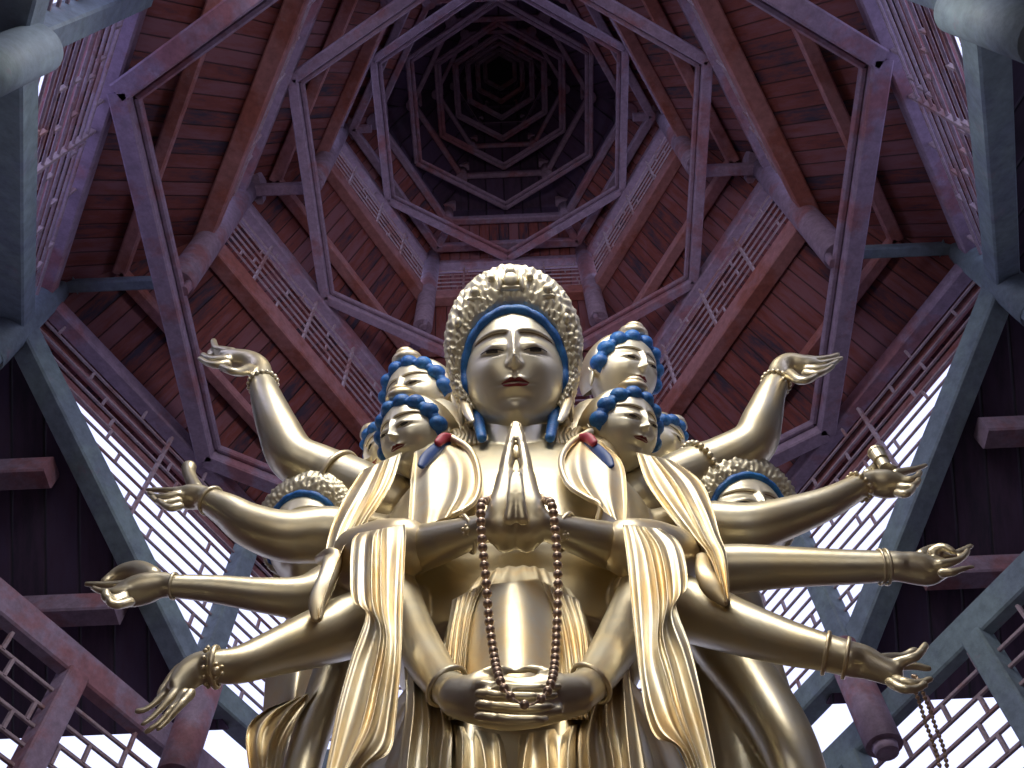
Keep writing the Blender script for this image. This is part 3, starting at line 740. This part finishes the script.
for s, sd in ((-1, 'left'), (1, 'right')):
    bm = bmesh.new(); patch(bm, lambda x: .006+.011*el(x,.105)+ec(x), lambda x: .004-.010*el(x,.105)+ec(x), s*.205-.104, s*.205+.104, .003)
    protos['eye_'+sd] = to_mesh('eye', bm, m_wht)
    bm = bmesh.new(); patch(bm, lambda x: .008+.011*el(x,.105)+ec(x), lambda x: .002+ec(x)-.006*el(x,.06), s*.205-.055, s*.205+.055, .007)
    protos['pupil_'+sd] = to_mesh('pupil', bm, m_eye)
    bm = bmesh.new(); patch(bm, lambda x: .012+.013*el(x,.112)+ec(x), lambda x: .006+.010*el(x,.112)+ec(x), s*.205-.111, s*.205+.111, .008, k=3)
    protos['lash_'+sd] = to_mesh('eyelash', bm, m_eye)
    zb = lambda x: .172+.035*math.cos((abs(x)-.2)*7)
    bm = bmesh.new(); patch(bm, lambda x: zb(x)+.003, lambda x: zb(x)-.006, s*.22-.155, s*.22+.155, .003, k=3)
    protos['brow_'+sd] = to_mesh('brow', bm, m_brow)
    # long-lobed ear
    bm = bmesh.new()
    ellip(bm, Vector((s*.52, .04, .02)), .05, .10, .16, Matrix.Rotation(s*.25, 3, 'Z'))
    k = 26; rg = []
    for i in range(k):
        a = 2*PI*i/k; c = Vector((s*(.545+.02*math.cos(a)), .01+.085*math.cos(a), .02+.16*math.sin(a)))
        rg.append([bm.verts.new(c+Vector((s*.022*math.cos(b), .022*math.sin(b)*math.cos(a), .022*math.sin(b)*math.sin(a)))) for b in [2*PI*j/8 for j in range(8)]])
    for i in range(k):
        for j in range(8): bm.faces.new((rg[i][j], rg[(i+1)%k][j], rg[(i+1)%k][(j+1)%8], rg[i][(j+1)%8]))
    ellip(bm, Vector((s*.53, .02, -.24)), .035, .055, .17)
    protos['ear_'+sd] = to_mesh('ear', bm, m_face)
def arc_band(bm, r_in, y0, wid, thick, a0, a1, sx=1., sz=1.18, zc=.0, n=70, bumps=0, bamp=.0):
    """rounded band following the hairline (face plane ellipse)"""
    rg = []
    for i in range(n+1):
        a = math.radians(a0+(a1-a0)*i/n); k = (1+(bamp*abs(math.sin(a*bumps)) if bumps else 0))*(.12+.88*min(1, i/7, (n-i)/7))
        c = Vector((math.cos(a)*r_in*sx, y0(a), zc+math.sin(a)*r_in*sz)); o = Vector((math.cos(a), 0, math.sin(a)*1.0)).normalized()
        rg.append([bm.verts.new(c + o*wid*k*math.cos(b) + Vector((0,1,0))*thick*k*math.sin(b)) for b in [2*PI*j/14 for j in range(14)]])
    for p, q in zip(rg, rg[1:]):
        for j in range(14): bm.faces.new((p[j], p[(j+1)%14], q[(j+1)%14], q[j]))
    bm.faces.new(rg[0]); bm.faces.new(rg[-1][::-1])
bm = bmesh.new()
arc_band(bm, .49, lambda a: -.12-.24*max(0, math.sin(a))**1.2, .06, .10, -42, 222, sx=.98, sz=.98, bumps=8, bamp=.12)
protos['hair'] = to_mesh('hair', bm, m_blue)
bm = bmesh.new()                                       # scalloped hair of the lesser heads
for i in range(8):
    a = math.radians(-2+184*i/7); ellip(bm, Vector((math.cos(a)*.50, -.10-.22*max(0, math.sin(a))**1.2, math.sin(a)*.51)), .14, .17, .135)
arc_band(bm, .50, lambda a: -.08-.20*max(0, math.sin(a))**1.2, .10, .16, -28, 208, sx=.98, sz=.98)
protos['hair_scalloped'] = to_mesh('hair', bm, m_blue)
# the tall carved crown of the main head
rnd = random.Random(3)
seeds = [(rnd.uniform(-30, 210), rnd.uniform(0, 1)) for _ in range(120)]
def crown_mesh(relief=True, sx=1., sz=1., knot=False, nA=320, nB=70, fig=True):
    prof = [(.50,-.24),(.53,-.36),(.60,-.42),(.71,-.44),(.84,-.42),(.95,-.34),(1.01,-.18),(1.0,.06),(.90,.32),(.64,.54),(.2,.66)] if relief else [(.50,-.06),(.53,-.20),(.58,-.27),(.64,-.28),(.715,-.22),(.755,-.12),(.765,.05),(.73,.25),(.62,.48),(.42,.62),(.12,.68)]
    P = catmull([Vector((a, b, 0)) for a, b in prof], 8)
    if not relief: nA, nB = 120, 40
    bm = bmesh.new(); g = []
    for i in range(nA+1):
        ad = -38+256*i/nA; a = math.radians(ad); s = max(0., math.sin(a)); col = []
        lowk = 1 if ad > 0 and ad < 180 else max(.0, 1-min(abs(ad), abs(ad-180))/38)
        for j in range(nB+1):
            t = j/nB*(len(P)-1); k = min(int(t), len(P)-2); p = P[k].lerp(P[k+1], t-k); r, y = p.x, p.y
            r = .50+(r-.50)*((.30+.70*s**1.2) if relief else (.62+.5*s))*(.35+.65*lowk) if r > .5 else r
            y = (y*(.45+.55*s) if y < 0 else y) 
            d = 0
            v = j/nB
            if relief and .04 < v < .78:
                best = 9e9; 
                for (sa, sv) in seeds:
                    dd = ((ad-sa)/11)**2+((v-sv*.74)/.085)**2
                    if dd < best: best = dd
                q = math.sqrt(best)
                d = .017*math.cos(q*9)*math.exp(-q*.5) + .009*math.sin(ad*.9+v*40)*math.cos(v*33-ad*.33)
                d += .02*math.exp(-((v-.06)/.025)**2)
            r += d; y -= d*.7*(1 if v < .5 else 0)
            col.append(bm.verts.new((math.cos(a)*r*sx, y, math.sin(a)*r*sz)))
        g.append(col)
    for i in range(nA):
        for j in range(nB): bm.faces.new((g[i][j], g[i+1][j], g[i+1][j+1], g[i][j+1]))
    if relief and fig:   # small seated figure and flowers carved on the front of the crown
        for c, r in (((0,-.44,.86),(.055,.05,.055)), ((0,-.45,.765),(.08,.055,.08)), ((0,-.43,.69),(.14,.045,.03)), ((-.105,-.45,.74),(.025,.045,.09)), ((.105,-.45,.74),(.025,.045,.09)),
                     ((-.36,-.41,.68),(.05,.05,.05)), ((.36,-.41,.68),(.05,.05,.05)), ((-.36,-.39,.62),(.08,.035,.025)), ((.36,-.39,.62),(.08,.035,.025)),
                     ((-.53,-.33,.42),(.04,.05,.05)), ((.53,-.33,.42),(.04,.05,.05)), ((-.19,-.43,.80),(.04,.05,.04)), ((.19,-.43,.80),(.04,.05,.04))):
            ellip(bm, Vector(c), *r)
    if knot:
        ellip(bm, Vector((0,-.15,.70)), .24, .26, .14); ellip(bm, Vector((0,-.15,.82)), .15, .18, .10)
    return bm
protos['crown'] = to_mesh('crown', crown_mesh(True, .965, 1.05), m_crown)
protos['hood'] = to_mesh('hood', crown_mesh(False, .90, .88, True), m_robe)
protos['small_crown'] = to_mesh('crown', crown_mesh(True, .95, .86, False, 220, 50, False), m_crown)

def place_head(x, y, Y, face_px, tilt, yw, rl=0, main=False, crown='hood', label=None, faceon=True):
    c = W(x, y, Y); s = face_px*mpx(c)
    o = bpy.data.objects.new('head', protos['head']); COL.objects.link(o); o.parent = statue
    o.matrix_parent_inverse = Matrix.Translation(-statue.location)
    R_ = Matrix.Rotation(math.radians(yw), 4, 'Z') @ Matrix.Rotation(math.radians(tilt), 4, 'X') @ Matrix.Rotation(math.radians(rl), 4, 'Y')
    o.matrix_basis = Matrix.Translation(c) @ R_ @ (Matrix.Diagonal((s*.955, s, s*1.10, 1)) if main else Matrix.Scale(s, 4))
    if label: o['label'] = label
    kids = ['lips', 'hair' if main or crown == 'small_crown' else 'hair_scalloped', crown]+[a+b for a in ('ear_', 'eye_', 'pupil_', 'lash_', 'brow_') for b in ('left', 'right')]
    for k in kids:
        q = bpy.data.objects.new(protos[k].name.split('.')[0], protos[k]); COL.objects.link(q); q.parent = o
    return o
place_head(515, 381, 3.16, 106, 31, 0, main=True, crown='crown', label='large calm main face under a carved crown')
place_head(416, 440, 3.42, 66, 31, -38, 8, label='face looking down to the left, lower of the left pair')
place_head(420, 401, 3.62, 64, 31, -30, 4, label='half hidden face with topknot above it')
place_head(622, 433, 3.42, 66, 31, 38, -8, label='face looking down to the right, lower of the right pair')
place_head(623, 376, 3.62, 64, 31, 34, -6, label='face with topknot above it')
place_head(394, 452, 3.75, 52, 30, -75, label='small face peeping out at the far left')
place_head(655, 446, 3.75, 52, 30, 75, label='small face peeping out at the far right')
place_head(314, 545, 3.95, 84, 24, -22, crown='small_crown', label='head behind the left arms')
place_head(742, 528, 3.95, 84, 24, 16, crown='small_crown', label='head behind the right arms')
# blue locks and long lobes beside the main neck, red ribbons
for mr in (0, 1):
    g = mir if mr else (lambda p: p)
    bm = bmesh.new(); tube(bm, g([(469,372,3.28,5),(472,396,3.26,6),(478,418,3.24,6),(482,438,3.2,5)]), seg=14); part('hair_lock', bm, m_blue)
    bm = bmesh.new(); tube(bm, g([(464,378,3.2,4),(464,398,3.18,5),(468,413,3.16,5),(472,421,3.16,3)]), q=.5, seg=14); part('ear_pendant', bm, m_robe)
    bm = bmesh.new(); tube(bm, g([(448,443,3.16,5),(437,449,3.12,6.5),(426,459,3.08,6.5),(421,466,3.06,4)]), q=.5, seg=14); part('collar_ribbon', bm, m_navy)
    bm = bmesh.new(); tube(bm, g([(452,438,3.14,4),(444,438,3.11,5.5),(438,443,3.09,4.5)]), q=.6, seg=14); part('collar_knot', bm, m_red2)
    bm = bmesh.new(); tube(bm, g([(440,418,3.62,20),(456,440,3.6,24),(470,460,3.6,24)]), seg=20)
    tube(bm, g([(424,440,3.55,20),(432,456,3.5,24),(440,480,3.5,30)]), seg=20)
    for i in range(7): tube(bm, g([(452+4*i,428+2*(i%3),3.4,3),(456+4*i,436,3.32,3),(450+5*i,444,3.3,3)]), seg=10)
    part('shoulder_mantle', bm, m_robe)

# ---- prayer beads over the praying wrists
def strand(name, pts, r_px, n, label, cat='prayer beads'):
    P = []
    for p in pts: P.append(W(*p))
    C = catmull(P, 24); cum = [0]
    for a, b in zip(C, C[1:]): cum.append(cum[-1]+(b-a).length)
    root = bpy.data.objects.new(name, None); COL.objects.link(root); root.location = C[0]; tag(root, label, cat)
    me = None; step = cum[-1]/n
    for i in range(n):
        d = step*(i+.5); k = max(j for j in range(len(cum)) if cum[j] <= d); k = min(k, len(C)-2)
        p = C[k].lerp(C[k+1], (d-cum[k])/max(1e-6, cum[k+1]-cum[k])); r = min(r_px*mpx(p), step*.5)
        if me is None:
            bm = bmesh.new(); bmesh.ops.create_uvsphere(bm, u_segments=14, v_segments=10, radius=1); me = to_mesh('bead', bm, m_bead)
        o = bpy.data.objects.new('bead', me); COL.objects.link(o); o.parent = root; o.location = p-C[0]; o.scale = (r, r, r*.94)
    cu = bmesh.new()
    rr = .004
    for a, b in zip(C[::6], C[6::6]): add_cyl(cu, a-C[0], b-C[0], rr, rr, 6)
    o = from_bm('cord', cu, m_bead); o.parent = root
    return root
pts = [(494,498,2.90),(487,500,2.72),(481,506,2.62),(482,540,2.60),(486,580,2.58),(489,620,2.55),(494,655,2.44),(500,680,2.27),(511,697,2.21),(527,705,2.20),(542,698,2.21),(551,683,2.27),(555,660,2.42),(557,620,2.55),(558,580,2.58),(556,540,2.60),(552,506,2.62),(546,500,2.72),(540,498,2.90)]
strand('prayer_beads', pts, 5.0, 69, 'long string of bronze prayer beads hanging from the praying hands in front of the belly')
pts = [(912,676,2.98),(917,678,2.96),(922,690,2.98),(929,708,3.02),(936,728,3.06),(944,750,3.10),(947,772,3.14),(941,770,3.14),(935,748,3.1),(926,724,3.05),(920,704,3.0),(914,688,2.98),(912,680,3.02)]
strand('prayer_beads', pts, 3.4, 46, 'small doubled string of beads dangling from the lowest outstretched hand at right')
bm = bmesh.new()
c = W(886, 468, 3.38); k = mpx(c)
add_cyl(bm, c, c+Vector((0,0,13*k)), 6.5*k, 5.8*k); add_cyl(bm, c+Vector((0,0,13*k)), c+Vector((0,0,27*k)), 7.6*k, 8.2*k); add_cyl(bm, c+Vector((0,0,26*k)), c+Vector((0,0,29*k)), 8.8*k, 8.8*k)
tag(from_bm('offering_jar', bm, m_gold, center=True), 'small gilded jar standing on the raised open palm at right', 'jar')

# ---- lotus pedestal
ped = bpy.data.objects.new('lotus_pedestal', None); COL.objects.link(ped); ped.location = (0, 3.72, 0)
tag(ped, 'round lotus pedestal under the gilded statue on the hall floor', 'pedestal')
bm = bmesh.new(); add_cyl(bm, (0,0,0), (0,0,.35), 1.75, 1.6, 48); add_cyl(bm, (0,0,.35), (0,0,.62), 1.3, 1.45, 48); from_bm('base', bm, m_crown, ped)
for i in range(20):
    a = 2*PI*i/20; bm = bmesh.new(); ellip(bm, Vector((math.cos(a)*1.42, math.sin(a)*1.42, .45)), .12, .2, .17, Matrix.Rotation(a, 3, 'Z')); from_bm('petal', bm, m_robe, ped, True)

# ------------------------------------------------------------------ light
sc = bpy.context.scene
w = bpy.data.worlds.new('sky'); sc.world = w; w.use_nodes = True
bg = w.node_tree.nodes['Background']; bg.inputs[0].default_value = (.64, .68, 1.0, 1); bg.inputs[1].default_value = 1.6
def area(name, loc, tgt, sx, sy, power, col, spread=180):
    ld = bpy.data.lights.new(name, 'AREA'); ld.spread = math.radians(spread); ld.shape = 'RECTANGLE'; ld.size = sx; ld.size_y = sy; ld.energy = power; ld.color = col
    o = bpy.data.objects.new(name, ld); COL.objects.link(o); o.location = loc
    o.rotation_euler = (Vector(tgt)-Vector(loc)).to_track_quat('-Z', 'Y').to_euler()
    return o
# daylight entering by the clerestory on the entrance side; the remaining lamps are added fill
area('daylight_entrance_clerestory', (0, .15, 10.0), (0, 3.6, 6.0), 3.2, 1.8, 185, (1, .96, .90), 140)
area('fill_left', (-4.6, 1.2, 9.8), (1, 4.5, 10), 3.5, 1.6, 28, (.50, .50, 1))  # added violet-blue fill on the left
area('fill_right', (4.6, 1.2, 9.8), (-1, 4.5, 10), 3.5, 1.6, 28, (.55, .58, 1))  # matching added fill on the right
area('fill_near_side', (0, -.1, 10.3), (0, 6.5, 14.5), 3.6, .9, 52, (1, .84, .84), 105)  # unseen lamp added to brighten the far rails of the upper tiers
area('fill_front', (-.8, -4.2, 5.2), (0, 3.4, 6.6), 4.5, 3.0, 75, (1, .93, .84))  # added frontal fill for the face, placed above the doorway
sc.view_settings.view_transform = 'Standard'; sc.view_settings.look = 'None'
sc.view_settings.exposure = 0.0; sc.view_settings.gamma = 1.0; sc.view_settings.use_curve_mapping = False
